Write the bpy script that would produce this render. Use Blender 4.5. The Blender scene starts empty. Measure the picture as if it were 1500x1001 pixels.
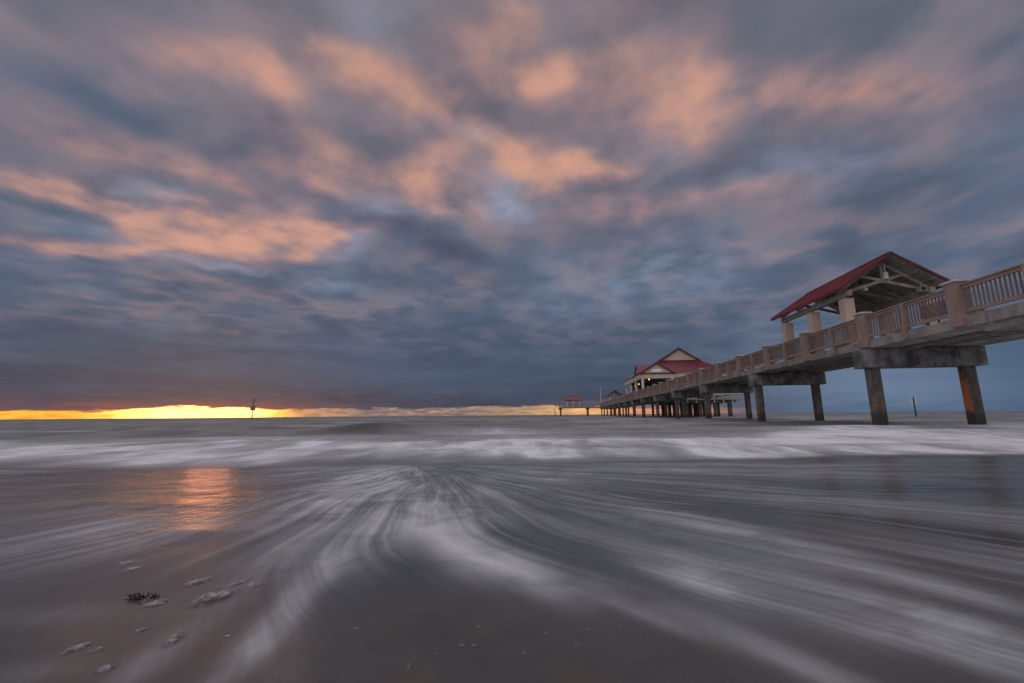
import bpy, bmesh, math, random
import numpy as np
from mathutils import Vector, Matrix
random.seed(7)
rng = np.random.default_rng(11)
SC = bpy.context.scene
COL = SC.collection

# ------------------------------------------------------------------ camera maths
F = 620.0; CX, CY = 750.0, 500.5
PITCH = math.atan((608.3 - 500.5) / F); ROLL = 0.0085
H = 0.56
AZ = math.radians(7.1633)
U = Vector((math.sin(AZ), math.cos(AZ), 0)); V = Vector((math.cos(AZ), -math.sin(AZ), 0))

def ray(px, py):
    x = px - CX; y = -(py - CY)
    c, s = math.cos(ROLL), math.sin(ROLL)
    xr = x * c + y * s; yr = -x * s + y * c
    return (xr, F * math.cos(PITCH) - yr * math.sin(PITCH), F * math.sin(PITCH) + yr * math.cos(PITCH))

def project(X, Y, Z):
    """world arrays -> pixel arrays (used to find where on the beach a foam patch lies)"""
    Z = Z - H
    fw = Y * math.cos(PITCH) + Z * math.sin(PITCH)
    up = -Y * math.sin(PITCH) + Z * math.cos(PITCH)
    fw = np.maximum(fw, 0.05)
    xr = X / fw * F; yr = up / fw * F
    c, s = math.cos(ROLL), math.sin(ROLL)
    return CX + xr * c - yr * s, CY - (xr * s + yr * c)

# ------------------------------------------------------------------ tagging helpers
def tag(o, label=None, cat=None, group=None, kind=None):
    if label: o['label'] = label
    if cat: o['category'] = cat
    if group: o['group'] = group
    if kind: o['kind'] = kind
    return o

def thing(name, label, cat, loc, rz=0.0, group=None):
    o = bpy.data.objects.new(name, None); COL.objects.link(o)
    o.empty_display_size = 0.2
    o.location = loc; o.rotation_euler = (0, 0, rz)
    return tag(o, label, cat, group)

def pw(u, v, z):
    p = U * u + V * v
    return Vector((p.x, p.y, z))

class MB:
    def __init__(s): s.bm = bmesh.new()
    def face(s, pts):
        return s.bm.faces.new([s.bm.verts.new(p) for p in pts])
    def hull8(s, p):
        v = [s.bm.verts.new(q) for q in p]
        for f in ((0,3,2,1),(4,5,6,7),(0,1,5,4),(1,2,6,5),(2,3,7,6),(3,0,4,7)):
            s.bm.faces.new([v[i] for i in f])
    def box(s, x0, x1, y0, y1, z0, z1, tp=0.0):
        s.hull8([(x0,y0,z0),(x1,y0,z0),(x1,y1,z0),(x0,y1,z0),
                 (x0+tp,y0+tp,z1),(x1-tp,y0+tp,z1),(x1-tp,y1-tp,z1),(x0+tp,y1-tp,z1)])
        return s
    def bar(s, a, b, w, h, up=(0,0,1)):
        a = Vector(a); b = Vector(b); d = (b - a).normalized(); up = Vector(up)
        sd = d.cross(up)
        if sd.length < 1e-4: sd = d.cross(Vector((1,0,0)))
        sd.normalize(); t = sd.cross(d).normalized()
        sd *= w/2; t *= h/2
        s.hull8([a-sd-t, a+sd-t, a+sd+t, a-sd+t, b-sd-t, b+sd-t, b+sd+t, b-sd+t]); return s
    def cyl(s, a, b, r0, r1=None, n=12):
        a = Vector(a); b = Vector(b); r1 = r0 if r1 is None else r1
        d = (b-a).normalized(); x = d.orthogonal().normalized(); y = d.cross(x)
        A = [s.bm.verts.new(a + (x*math.cos(k*2*math.pi/n)+y*math.sin(k*2*math.pi/n))*r0) for k in range(n)]
        B = [s.bm.verts.new(b + (x*math.cos(k*2*math.pi/n)+y*math.sin(k*2*math.pi/n))*r1) for k in range(n)]
        for k in range(n): s.bm.faces.new((A[k], A[(k+1)%n], B[(k+1)%n], B[k]))
        s.bm.faces.new(A[::-1]); s.bm.faces.new(B); return s
    def prism(s, poly, axis, a, b):
        """poly: 2-D points; axis 'y': (x,z) extruded over y; axis 'x': (y,z) extruded over x"""
        mk = (lambda p, t: (p[0], t, p[1])) if axis == 'y' else (lambda p, t: (t, p[0], p[1]))
        A = [s.bm.verts.new(mk(p, a)) for p in poly]; B = [s.bm.verts.new(mk(p, b)) for p in poly]
        n = len(poly)
        for k in range(n): s.bm.faces.new((A[k], A[(k+1)%n], B[(k+1)%n], B[k]))
        s.bm.faces.new(A[::-1]); s.bm.faces.new(B); return s
    def slab(s, quad, t):
        """thick sheet: quad of 4 points, thickness t along its normal (downwards)"""
        q = [Vector(p) for p in quad]
        n = (q[1]-q[0]).cross(q[3]-q[0]).normalized()
        if n.z < 0: n = -n
        s.hull8([p - n*t for p in q] + q); return s
    def build(s, name, mat, parent=None, bevel=0.0, smooth=False):
        bmesh.ops.recalc_face_normals(s.bm, faces=s.bm.faces)
        if bevel > 0:
            bmesh.ops.bevel(s.bm, geom=list(s.bm.edges), offset=bevel, segments=2, profile=0.6, affect='EDGES', clamp_overlap=True)
        me = bpy.data.meshes.new(name); s.bm.to_mesh(me); s.bm.free()
        me.materials.append(mat)
        if smooth:
            for p in me.polygons: p.use_smooth = True
        o = bpy.data.objects.new(name, me); COL.objects.link(o)
        if parent: o.parent = parent
        return o

# ------------------------------------------------------------------ material helpers
def lin(c):
    return tuple(((x/255)/12.92 if x/255 <= 0.04045 else ((x/255+0.055)/1.055)**2.4) for x in c) + (1.0,)

class NT:
    def __init__(s, tree): s.t = tree; s.n = tree.nodes; s.l = tree.links
    def new(s, typ, **kw):
        n = s.n.new(typ)
        for k, v in kw.items(): setattr(n, k, v)
        return n
    def put(s, sock, val):
        if isinstance(val, bpy.types.NodeSocket): s.l.new(val, sock)
        elif val is not None:
            try: sock.default_value = val
            except Exception:
                sock.default_value = tuple(val)[:3]
    def math(s, op, a, b=None, c=None, clamp=False):
        n = s.new('ShaderNodeMath', operation=op, use_clamp=clamp)
        s.put(n.inputs[0], a); s.put(n.inputs[1], b); s.put(n.inputs[2], c); return n.outputs[0]
    def vmath(s, op, a, b=None, c=None, out=0):
        n = s.new('ShaderNodeVectorMath', operation=op)
        s.put(n.inputs[0], a); s.put(n.inputs[1], b)
        if c is not None: s.put(n.inputs[2], c)
        return n.outputs[out]
    def mix(s, f, a, b, blend='MIX', clamp=True):
        n = s.new('ShaderNodeMix', data_type='RGBA', blend_type=blend); n.clamp_factor = clamp
        s.put(n.inputs[0], f); s.put(n.inputs[6], a); s.put(n.inputs[7], b); return n.outputs[2]
    def mixf(s, f, a, b):
        n = s.new('ShaderNodeMix', data_type='FLOAT'); s.put(n.inputs[0], f); s.put(n.inputs[2], a); s.put(n.inputs[3], b); return n.outputs[0]
    def smooth(s, v, a, b, lo=0.0, hi=1.0, lin=False):
        n = s.new('ShaderNodeMapRange', interpolation_type='LINEAR' if lin else 'SMOOTHSTEP')
        s.put(n.inputs[0], v); s.put(n.inputs[1], a); s.put(n.inputs[2], b); s.put(n.inputs[3], lo); s.put(n.inputs[4], hi); return n.outputs[0]
    def noise(s, vec, scale, detail=4, rough=0.55, dist=0.0, out=0, dim='3D'):
        n = s.new('ShaderNodeTexNoise', noise_dimensions=dim)
        s.put(n.inputs['Vector'], vec); s.put(n.inputs['Scale'], scale); s.put(n.inputs['Detail'], detail)
        s.put(n.inputs['Roughness'], rough); s.put(n.inputs['Distortion'], dist); return n.outputs[out]
    def mapping(s, vec, loc=(0,0,0), rot=(0,0,0), scale=(1,1,1), typ='POINT'):
        n = s.new('ShaderNodeMapping', vector_type=typ); s.put(n.inputs[0], vec)
        if typ in ('POINT', 'TEXTURE'): n.inputs['Location'].default_value = loc
        n.inputs['Rotation'].default_value = rot; n.inputs['Scale'].default_value = scale; return n.outputs[0]
    def ramp(s, f, stops, interp='LINEAR'):
        n = s.new('ShaderNodeValToRGB'); r = n.color_ramp; r.interpolation = interp
        while len(r.elements) < len(stops): r.elements.new(0.5)
        for e, (p, c) in zip(r.elements, stops): e.position = p; e.color = c
        s.put(n.inputs[0], f); return n.outputs[0]
    def comb(s, x, y, z=0.0):
        n = s.new('ShaderNodeCombineXYZ'); s.put(n.inputs[0], x); s.put(n.inputs[1], y); s.put(n.inputs[2], z); return n.outputs[0]
    def sep(s, v):
        n = s.new('ShaderNodeSeparateXYZ'); s.put(n.inputs[0], v); return n.outputs

def material(name):
    m = bpy.data.materials.new(name); m.use_nodes = True
    t = NT(m.node_tree); t.n.clear()
    out = t.new('ShaderNodeOutputMaterial'); b = t.new('ShaderNodeBsdfPrincipled')
    t.l.new(b.outputs[0], out.inputs[0])
    return m, t, b

def pos(t): return t.new('ShaderNodeNewGeometry').outputs['Position']

def weathered(name, c0, c1, scale=2.0, rough=0.7, streak=0.0, dirt=(0.05,0.045,0.04,1), dirt_amt=0.4, bump=0.3, bscale=30, grain=None, spec=0.35):
    m, t, b = material(name); p = pos(t)
    n1 = t.noise(p, scale, 6, 0.6)
    col = t.mix(t.smooth(n1, 0.35, 0.65), c0, c1)
    n2 = t.noise(t.mapping(p, scale=(1,1,0.18 if streak else 1)), scale*2.3, 5, 0.62)
    col = t.mix(t.math('MULTIPLY', t.smooth(n2, 0.5, 0.72), dirt_amt), col, dirt)
    n3 = t.noise(p, bscale, 5, 0.65)
    col = t.mix(t.math('MULTIPLY', t.smooth(n3, 0.4, 0.75), 0.25), col, t.mix(1.0, col, (0.55,0.53,0.5,1), 'MULTIPLY'))
    if grain:
        g = t.noise(t.mapping(p, rot=(0,0,AZ), scale=grain), 6, 5, 0.6)
        col = t.mix(t.smooth(g, 0.4, 0.7, 0, 0.45), col, dirt); n3 = t.math('ADD', n3, g)
    t.put(b.inputs['Base Color'], col)
    t.put(b.inputs['Roughness'], t.smooth(n2, 0.2, 0.8, rough-0.12, rough+0.12)); b.inputs['Specular IOR Level'].default_value = spec
    bn = t.new('ShaderNodeBump'); bn.inputs['Strength'].default_value = bump; bn.inputs['Distance'].default_value = 0.01
    t.put(bn.inputs['Height'], n3); t.l.new(bn.outputs[0], b.inputs['Normal'])
    return m

M = {}
M['rail'] = weathered('painted_brown_rail', (0.32,0.228,0.188,1), (0.25,0.175,0.145,1), 2.5, 0.55, 1, (0.12,0.07,0.055,1), 0.35, 0.2, 40)
M['rail_dark'] = weathered('painted_brown_baluster', (0.23,0.155,0.14,1), (0.18,0.12,0.108,1), 2.5, 0.6, 1, (0.1,0.06,0.05,1), 0.3, 0.15, 40)
M['cap'] = weathered('post_cap_concrete', (0.56,0.50,0.475,1), (0.45,0.39,0.365,1), 3, 0.7, 0, (0.2,0.17,0.15,1), 0.3)
M['fascia'] = weathered('deck_edge_concrete', (0.30,0.275,0.25,1), (0.185,0.172,0.16,1), 1.3, 0.8, 1, (0.08,0.07,0.065,1), 0.65, 0.35, 35)
M['under'] = weathered('deck_underside_concrete', (0.36,0.34,0.31,1), (0.22,0.205,0.19,1), 0.9, 0.85, 0, (0.05,0.045,0.04,1), 0.6, 0.3, 20)
M['capbeam'] = weathered('pile_cap_concrete', (0.27,0.255,0.245,1), (0.085,0.082,0.082,1), 1.6, 0.8, 1, (0.05,0.05,0.053,1), 0.85, 0.35, 25)
M['column'] = weathered('tan_painted_column', (0.56,0.42,0.33,1), (0.48,0.355,0.28,1), 1.2, 0.65, 1, (0.3,0.22,0.17,1), 0.35, 0.2, 50)
M['cream'] = weathered('cream_stucco', (0.56,0.46,0.37,1), (0.5,0.41,0.33,1), 0.8, 0.8, 1, (0.36,0.29,0.23,1), 0.3, 0.2, 30)
M['truss'] = weathered('weathered_grey_timber', (0.44,0.40,0.345,1), (0.30,0.27,0.23,1), 2.2, 0.8, 0, (0.07,0.06,0.05,1), 0.5, 0.4, 30, grain=(8,1,8))
M['soffit'] = weathered('roof_underside_boards', (0.42,0.40,0.335,1), (0.29,0.275,0.23,1), 1.2, 0.8, 0, (0.05,0.05,0.04,1), 0.5, 0.3, 25, grain=(1.5,14,1.5))
M['white'] = weathered('white_paint', (0.66,0.64,0.62,1), (0.56,0.54,0.52,1), 2, 0.55, 1, (0.3,0.27,0.24,1), 0.3)
M['white_old'] = weathered('white_weathered_rail', (0.50,0.47,0.46,1), (0.40,0.375,0.37,1), 2, 0.6, 1, (0.2,0.18,0.17,1), 0.3)
M['pipe'] = weathered('grey_conduit', (0.34,0.31,0.28,1), (0.24,0.215,0.19,1), 3, 0.5, 0, (0.16,0.08,0.04,1), 0.5)
M['drain'] = weathered('pale_plastic_pipe', (0.55,0.58,0.60,1), (0.45,0.48,0.5,1), 5, 0.45, 0, (0.2,0.18,0.15,1), 0.3)
M['rust'] = weathered('rusty_orange_bracket', (0.45,0.17,0.06,1), (0.25,0.09,0.04,1), 9, 0.8, 0, (0.06,0.03,0.02,1), 0.5)
M['dark'] = weathered('dark_interior', (0.06,0.055,0.055,1), (0.035,0.03,0.03,1), 1.5, 0.7)
M['darkwood'] = weathered('dark_wet_timber', (0.075,0.055,0.045,1), (0.045,0.035,0.03,1), 2, 0.7, 1)
M['board'] = weathered('faded_sign_board', (0.30,0.24,0.23,1), (0.2,0.16,0.16,1), 2, 0.7)
M['emblem'] = weathered('white_emblem', (0.85,0.84,0.83,1), (0.8,0.79,0.78,1), 2, 0.5, 0, (0.5,0.5,0.5,1), 0.3)
M['green'] = weathered('green_sign_paint', (0.022,0.07,0.055,1), (0.016,0.045,0.036,1), 3, 0.5)
M['mesh'] = weathered('perforated_steel', (0.14,0.115,0.125,1), (0.09,0.075,0.085,1), 5, 0.5)
M['seaweed'] = weathered('wet_seaweed', (0.03,0.018,0.015,1), (0.015,0.01,0.009,1), 20, 0.35)

def roof_material(name, ax, pitch=0.4):
    m, t, b = material(name); p = pos(t)
    n1 = t.noise(p, 0.9, 5, 0.6)
    col = t.mix(t.smooth(n1, 0.3, 0.7), (0.215,0.033,0.05,1), (0.15,0.024,0.038,1))
    n2 = t.noise(p, 12, 4)
    col = t.mix(t.smooth(n2, 0.55, 0.8, 0, 0.35), col, (0.28,0.11,0.12,1))
    st = t.noise(t.mapping(p, scale=(1,1,0.25)), 1.6, 6, 0.65)
    col = t.mix(t.smooth(st, 0.52, 0.72, 0, 0.55), col, (0.10,0.035,0.04,1))
    t.put(b.inputs['Base Color'], col); t.put(b.inputs['Roughness'], t.smooth(n1, 0.2, 0.8, 0.28, 0.45))
    b.inputs['Specular IOR Level'].default_value = 0.55
    return m
M['roof'] = roof_material('maroon_metal_roof', 0)
M['trim'] = weathered('maroon_painted_trim', (0.16,0.019,0.032,1), (0.105,0.014,0.024,1), 1.5, 0.45, 0, (0.07,0.02,0.02,1), 0.4)

def pile_material(name, orange_left=0.0):
    m, t, b = material(name); p = pos(t); z = t.sep(p)[2]
    n1 = t.noise(p, 2.2, 7, 0.65)
    col = t.mix(t.smooth(n1, 0.34, 0.66), (0.155,0.138,0.125,1), (0.062,0.057,0.055,1))
    n2 = t.noise(t.mapping(p, scale=(1,1,0.15)), 7, 5, 0.6)
    col = t.mix(t.smooth(n2, 0.45, 0.66, 0, 0.8), col, (0.05,0.044,0.04,1))
    n3 = t.noise(p, 9, 6, 0.7)
    # pale barnacle flecks mid height
    fl = t.math('MULTIPLY', t.smooth(n3, 0.6, 0.68), t.smooth(z, 0.7, 1.6))
    col = t.mix(t.math('MULTIPLY', fl, 0.6), col, (0.42,0.37,0.33,1))
    # rust / algae colouring low down
    ru = t.math('MULTIPLY', t.smooth(t.noise(p, 1.7, 6, 0.7), 0.45, 0.62), t.math('MULTIPLY', t.smooth(z, 0.1, 0.5), t.smooth(z, 2.3, 1.0)))
    col = t.mix(t.math('MULTIPLY', ru, 0.40), col, (0.24,0.12,0.065,1))
    if orange_left:  # ragged orange patch, only on faces turned to the pier's left
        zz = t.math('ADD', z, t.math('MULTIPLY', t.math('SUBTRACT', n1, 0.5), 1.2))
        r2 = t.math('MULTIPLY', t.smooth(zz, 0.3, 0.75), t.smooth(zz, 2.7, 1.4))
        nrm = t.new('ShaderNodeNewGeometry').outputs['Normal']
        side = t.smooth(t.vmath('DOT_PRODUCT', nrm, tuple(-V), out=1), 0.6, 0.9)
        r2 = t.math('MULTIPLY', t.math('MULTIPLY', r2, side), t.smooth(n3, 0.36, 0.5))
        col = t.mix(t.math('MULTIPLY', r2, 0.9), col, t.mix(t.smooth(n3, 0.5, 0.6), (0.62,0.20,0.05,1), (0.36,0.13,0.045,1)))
    # wet black growth at the waterline, ragged upper edge
    zz = t.math('ADD', z, t.math('MULTIPLY', t.math('SUBTRACT', t.noise(p, 4, 6, 0.7), 0.5), 0.7))
    wet = t.smooth(zz, 0.62, 0.40)
    col = t.mix(t.math('MULTIPLY', wet, 0.88), col, (0.028,0.024,0.022,1))
    t.put(b.inputs['Base Color'], col); t.put(b.inputs['Roughness'], t.mixf(wet, 0.8, 0.45))
    bn = t.new('ShaderNodeBump'); bn.inputs['Strength'].default_value = 0.6; bn.inputs['Distance'].default_value = 0.02
    t.put(bn.inputs['Height'], t.math('ADD', n3, t.math('MULTIPLY', n1, 0.8))); t.l.new(bn.outputs[0], b.inputs['Normal'])
    return m
M['pile'] = pile_material('weathered_concrete_pile'); M['pile_orange'] = pile_material('orange_patched_concrete_pile', 1.0)

def emis(name, c, s):
    m, t, b = material(name); b.inputs['Base Color'].default_value = c
    b.inputs['Emission Color'].default_value = c; b.inputs['Emission Strength'].default_value = s; return m
M['bulb'] = emis('warm_lit_bulb', (1.0,0.62,0.12,1), 2.5)

# ------------------------------------------------------------------ numpy noise
def vnoise(x, y, seed=0):
    xi = np.floor(x).astype(np.int64); yi = np.floor(y).astype(np.int64)
    fx = x - xi; fy = y - yi; fx = fx*fx*(3-2*fx); fy = fy*fy*(3-2*fy)
    def h(a, b):
        n = (a*374761393 + b*668265263 + seed*1442695041) & 0x7fffffff
        n = ((n ^ (n >> 13)) * 1274126177) & 0x7fffffff
        return ((n ^ (n >> 16)) & 0xffff) / 65535.0
    return (h(xi,yi)*(1-fx)+h(xi+1,yi)*fx)*(1-fy) + (h(xi,yi+1)*(1-fx)+h(xi+1,yi+1)*fx)*fy
def fbm(x, y, o=4, seed=0):
    s = 0; a = 0.5; w = 0
    for k in range(o): s = s + a*vnoise(x*2**k, y*2**k, seed+k*17); w += a; a *= 0.5
    return s / w
def sstep(x, a, b):
    t = np.clip((x-a)/(b-a), 0, 1); return t*t*(3-2*t)

SEA = -0.15
def sand_z(X, Y):
    z = -0.15*sstep(Y, 1.0, 6.4) - 0.035*np.maximum(Y-6.2, 0)
    z = z + 0.020*(fbm(X*1.1+40, Y*3.2+8+0.5*X, 3, 61)-0.5)*sstep(Y, 1.9, 3.2)*(1-sstep(Y, 5.6, 6.6))
    z = z + 0.013*np.exp(-((X+1.63)/0.20)**2-((Y-2.30+0.25*(X+1.63))/0.11)**2)
    return z + 0.010*(fbm(X*0.9+3, Y*0.9, 3, 5)-0.5)*sstep(Y, 0.6, 3) + 0.03*np.maximum(-Y, 0)

def grid_object(name, xs, ys, Z, mat, attrs, uv=None):
    nx, ny = len(xs), len(ys)
    X, Y = np.meshgrid(xs, ys)
    co = np.stack([X, Y, Z], -1).reshape(-1, 3).astype(np.float32)
    i = np.arange(nx-1); j = np.arange(ny-1); I, J = np.meshgrid(i, j)
    a = (J*nx + I).reshape(-1); quads = np.stack([a, a+1, a+1+nx, a+nx], -1).astype(np.int32)
    me = bpy.data.meshes.new(name); nf = len(quads)
    me.vertices.add(len(co)); me.vertices.foreach_set('co', co.ravel())
    me.loops.add(nf*4); me.loops.foreach_set('vertex_index', quads.ravel())
    me.polygons.add(nf); me.polygons.foreach_set('loop_start', np.arange(0, nf*4, 4, dtype=np.int32))
    me.polygons.foreach_set('loop_total', np.full(nf, 4, dtype=np.int32))
    me.polygons.foreach_set('use_smooth', np.ones(nf, dtype=bool))
    me.update(calc_edges=True)
    for k, arr in attrs.items():
        at = me.attributes.new(k, 'FLOAT', 'POINT'); at.data.foreach_set('value', arr.reshape(-1).astype(np.float32))
    if uv is not None:
        at = me.attributes.new('flow', 'FLOAT_VECTOR', 'POINT')
        at.data.foreach_set('vector', np.stack([uv[0], uv[1], np.zeros_like(uv[0])], -1).reshape(-1).astype(np.float32))
    me.materials.append(mat)
    o = bpy.data.objects.new(name, me); COL.objects.link(o); return o

# ------------------------------------------------------------------ beach + sea
SX, SY = -1.45, 6.6          # the point of the beach the backwash drains towards
def flow(X, Y):
    wx = X + 1.5*(fbm(X*0.30+9, Y*0.42, 2, 3)-0.5)*sstep(Y, 6.4, 3.5); wy = Y + 1.0*(fbm(X*0.28, Y*0.35+7, 2, 9)-0.5)*sstep(Y, 6.4, 3.5)
    dx = wx - SX; dy = SY - wy
    th = np.arctan2(dx, dy); r = np.hypot(dx, dy) + 0.05
    return th, np.log(r)

# patches of foam left on the swash: centre px, sizes px, angle, strength  (found on the beach through project())
FOAM = [(590,745,105,30,4,.85),(655,772,80,32,38,.85),(735,820,90,20,30,.7),(690,800,40,50,60,.25),(560,700,40,30,-60,.4),(800,835,120,22,20,.3),(530,785,90,42,-35,.6),
        (440,790,130,34,-30,.62),(450,858,80,19,-48,.95),(402,925,50,17,-50,1.05),(375,945,22,10,-45,.5),
        (500,715,110,20,-22,.5),(430,690,170,10,-8,.3),(250,770,230,24,-12,.42),(90,790,160,24,-10,.42),(60,745,110,12,-6,.2),
        (1030,858,95,20,22,.9),(1160,890,190,24,20,.6),(1330,915,210,26,20,.8),(1470,945,130,22,20,.7),
        (1130,795,260,12,14,.5),(1330,845,280,14,14,.5),(960,770,200,22,16,.18),(1200,985,260,16,24,.4),(1280,740,260,16,4,.22),
        (1000,690,300,12,1,.2),(830,690,260,14,4,.2),(960,905,90,10,22,.22),
        (230,960,110,20,-36,.42),(330,985,120,22,-48,.35),(120,900,130,14,-4,.14),(420,975,60,26,-60,.2),(60,985,90,16,-10,.2)]
def foam_mask(px, py):
    m = np.zeros_like(px)
    for cx, cy, sx, sy, an, s in FOAM:
        a = math.radians(an); dx = px-cx; dy = py-cy
        p = (dx*math.cos(a)+dy*math.sin(a))/sx; q = (-dx*math.sin(a)+dy*math.cos(a))/sy
        m = m + s*np.exp(-(p*p+q*q))
    return m

def shore_color(t):
    """shared by beach and sea so the two blend where they meet; returns (colour, foam, roughness, height)"""
    A = lambda nm: t.new('ShaderNodeAttribute', attribute_name=nm, attribute_type='GEOMETRY')
    fl = A('flow').outputs['Vector']; fm = A('foam').outputs['Fac']; wat = A('water').outputs['Fac']; p = pos(t)
    wob = t.vmath('MULTIPLY', t.vmath('SUBTRACT', t.noise(p, 1.3, 3, 0.5, out=1), (0.5,0.5,0.5)), (0.025,0.15,0))
    f2 = t.vmath('ADD', fl, wob)
    s1 = t.noise(t.mapping(f2, scale=(7,0.9,1)), 1.0, 3, 0.55)
    s2 = t.noise(t.mapping(f2, loc=(3,1,0), scale=(25,1.2,1)), 1.0, 4, 0.6)
    s3 = t.noise(t.mapping(f2, loc=(8,4,0), scale=(85,3.0,1)), 1.0, 5, 0.65)
    s4 = t.noise(t.mapping(fl, loc=(5,2,0), scale=(46,0.8,1)), 1.0, 6, 0.7)
    streak = t.math('ADD', t.math('MULTIPLY', s1, 0.42), t.math('ADD', t.math('MULTIPLY', s2, 0.36), t.math('MULTIPLY', s3, 0.22)))
    return fl, fm, wat, p, s1, s2, s3, s4, streak

def beach_material():
    m, t, b = material('wet_sand_with_backwash')
    fl, fm, wat, p, s1, s2, s3, s4, streak = shore_color(t)
    st = t.smooth(streak, 0.36, 0.66)
    base = t.noise(p, 1.6, 4, 0.55)
    grain = t.noise(p, 240, 2, 0.6)
    sand = t.mix(t.smooth(base, 0.35, 0.65), (0.088,0.081,0.075,1), (0.058,0.057,0.056,1))
    sand = t.mix(t.smooth(grain, 0.35, 0.7, 0, 0.28), sand, (0.045,0.041,0.038,1))
    mo = t.noise(p, 5.5, 4, 0.6)
    sand = t.mix(t.smooth(mo, 0.48, 0.68, 0, 0.6), sand, (0.085,0.074,0.055,1))
    sand = t.mix(t.smooth(t.noise(p, 17, 4, 0.6), 0.5, 0.7, 0, 0.35), sand, (0.045,0.043,0.043,1))
    vo = t.new('ShaderNodeTexVoronoi', feature='F1'); t.put(vo.inputs['Vector'], p); vo.inputs['Scale'].default_value = 42
    vr = t.sep(vo.outputs['Color'])
    bit = t.math('MULTIPLY', t.smooth(vo.outputs['Distance'], 0.16, 0.06), t.math('GREATER_THAN', vr[0], 0.90))
    sand = t.mix(t.math('MULTIPLY', bit, 0.7), sand, t.mix(vr[1], (0.04,0.035,0.032,1), (0.33,0.30,0.28,1)))
    # thin film of draining water carries pale silt in threads
    film = A = t.new('ShaderNodeAttribute', attribute_name='film', attribute_type='GEOMETRY').outputs['Fac']
    f = t.math('ADD', t.math('MULTIPLY', fm, t.math('MULTIPLY', t.smooth(streak, 0.36, 0.66, 0.10, 1.15), t.smooth(t.noise(p, 2.6, 5, 0.6, 0.6), 0.30, 0.60, 0.5, 1.1))), t.math('MULTIPLY', film, t.math('MULTIPLY', t.smooth(streak, 0.44, 0.68), 0.42)))
    thr = t.math('MULTIPLY', film, t.math('ADD', t.math('MULTIPLY', t.smooth(s3, 0.56, 0.76), 0.30), t.math('MULTIPLY', t.smooth(s4, 0.56, 0.70), 0.40)))
    f = t.math('ADD', f, thr)
    f = t.math('SUBTRACT', 1.0, t.math('POWER', 2.718, t.math('MULTIPLY', f, -1.25)), clamp=True)
    col = t.mix(f, sand, (0.82,0.81,0.84,1))
    t.put(b.inputs['Base Color'], col)
    rough = t.math('ADD', t.smooth(streak, 0.3, 0.7, 0.17, 0.27), t.math('MULTIPLY', f, 0.35))
    t.put(b.inputs['Roughness'], rough)
    b.inputs['Specular IOR Level'].default_value = 0.5; b.inputs['IOR'].default_value = 1.40
    bn = t.new('ShaderNodeBump'); bn.inputs['Strength'].default_value = 0.35; bn.inputs['Distance'].default_value = 0.008
    hgt = t.math('ADD', t.math('MULTIPLY', s2, 0.6), t.math('MULTIPLY', s3, 0.4))
    rip = t.noise(t.mapping(p, rot=(0,0,0.12), scale=(0.9,5.5,0)), 2.0, 4, 0.6)
    rf = t.math('MULTIPLY', t.smooth(t.sep(p)[1], 1.8, 3.0), 2.2)
    t.put(bn.inputs['Height'], t.math('ADD', hgt, t.math('MULTIPLY', t.math('ADD', rip, t.math('MULTIPLY', t.noise(t.mapping(p, scale=(5.5,3.0,0)), 1.6, 4, 0.6), 1.3)), rf))); t.l.new(bn.outputs[0], b.inputs['Normal'])
    return m

def sea_material():
    m, t, b = material('churned_sea_water')
    fl, fm, wat, p, s1, s2, s3, s4, streak = shore_color(t)
    n1 = t.noise(t.mapping(p, scale=(0.45,0.40,0)), 1.0, 5, 0.6); n2 = t.noise(t.mapping(p, scale=(1.5,0.50,0.0)), 1.5, 6, 0.66, 0.8)
    wisp = t.math('ADD', t.math('MULTIPLY', n1, 0.5), t.math('MULTIPLY', n2, 0.5))
    water = t.mix(t.smooth(n1, 0.35, 0.65), (0.235,0.232,0.213,1), (0.125,0.129,0.123,1))
    sand = (0.13,0.118,0.114,1)
    col = t.mix(wat, sand, water)
    col = t.mix(t.math('SUBTRACT', wat, 1.0, clamp=True), col, (0.045,0.05,0.045,1))
    f = t.math('MULTIPLY', fm, t.smooth(wisp, 0.30, 0.64, 0.25, 1.1))
    f = t.math('ADD', f, t.math('MULTIPLY', fm, 0.08), clamp=True)
    col = t.mix(f, col, (0.80,0.79,0.82,1))
    t.put(b.inputs['Base Color'], col)
    t.put(b.inputs['Roughness'], t.math('ADD', t.mixf(wat, 0.25, 0.5), t.math('MULTIPLY', f, 0.3)))
    t.put(b.inputs['Specular IOR Level'], t.mixf(wat, 0.5, 0.26))
    bn = t.new('ShaderNodeBump'); bn.inputs['Strength'].default_value = 0.25; bn.inputs['Distance'].default_value = 0.05
    t.put(bn.inputs['Height'], wisp); t.l.new(bn.outputs[0], b.inputs['Normal'])
    return m

def sinh_axis(n, a, m):
    t = np.linspace(-1, 1, n); k = math.asinh(m/a); return a*np.sinh(k*t)

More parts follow.
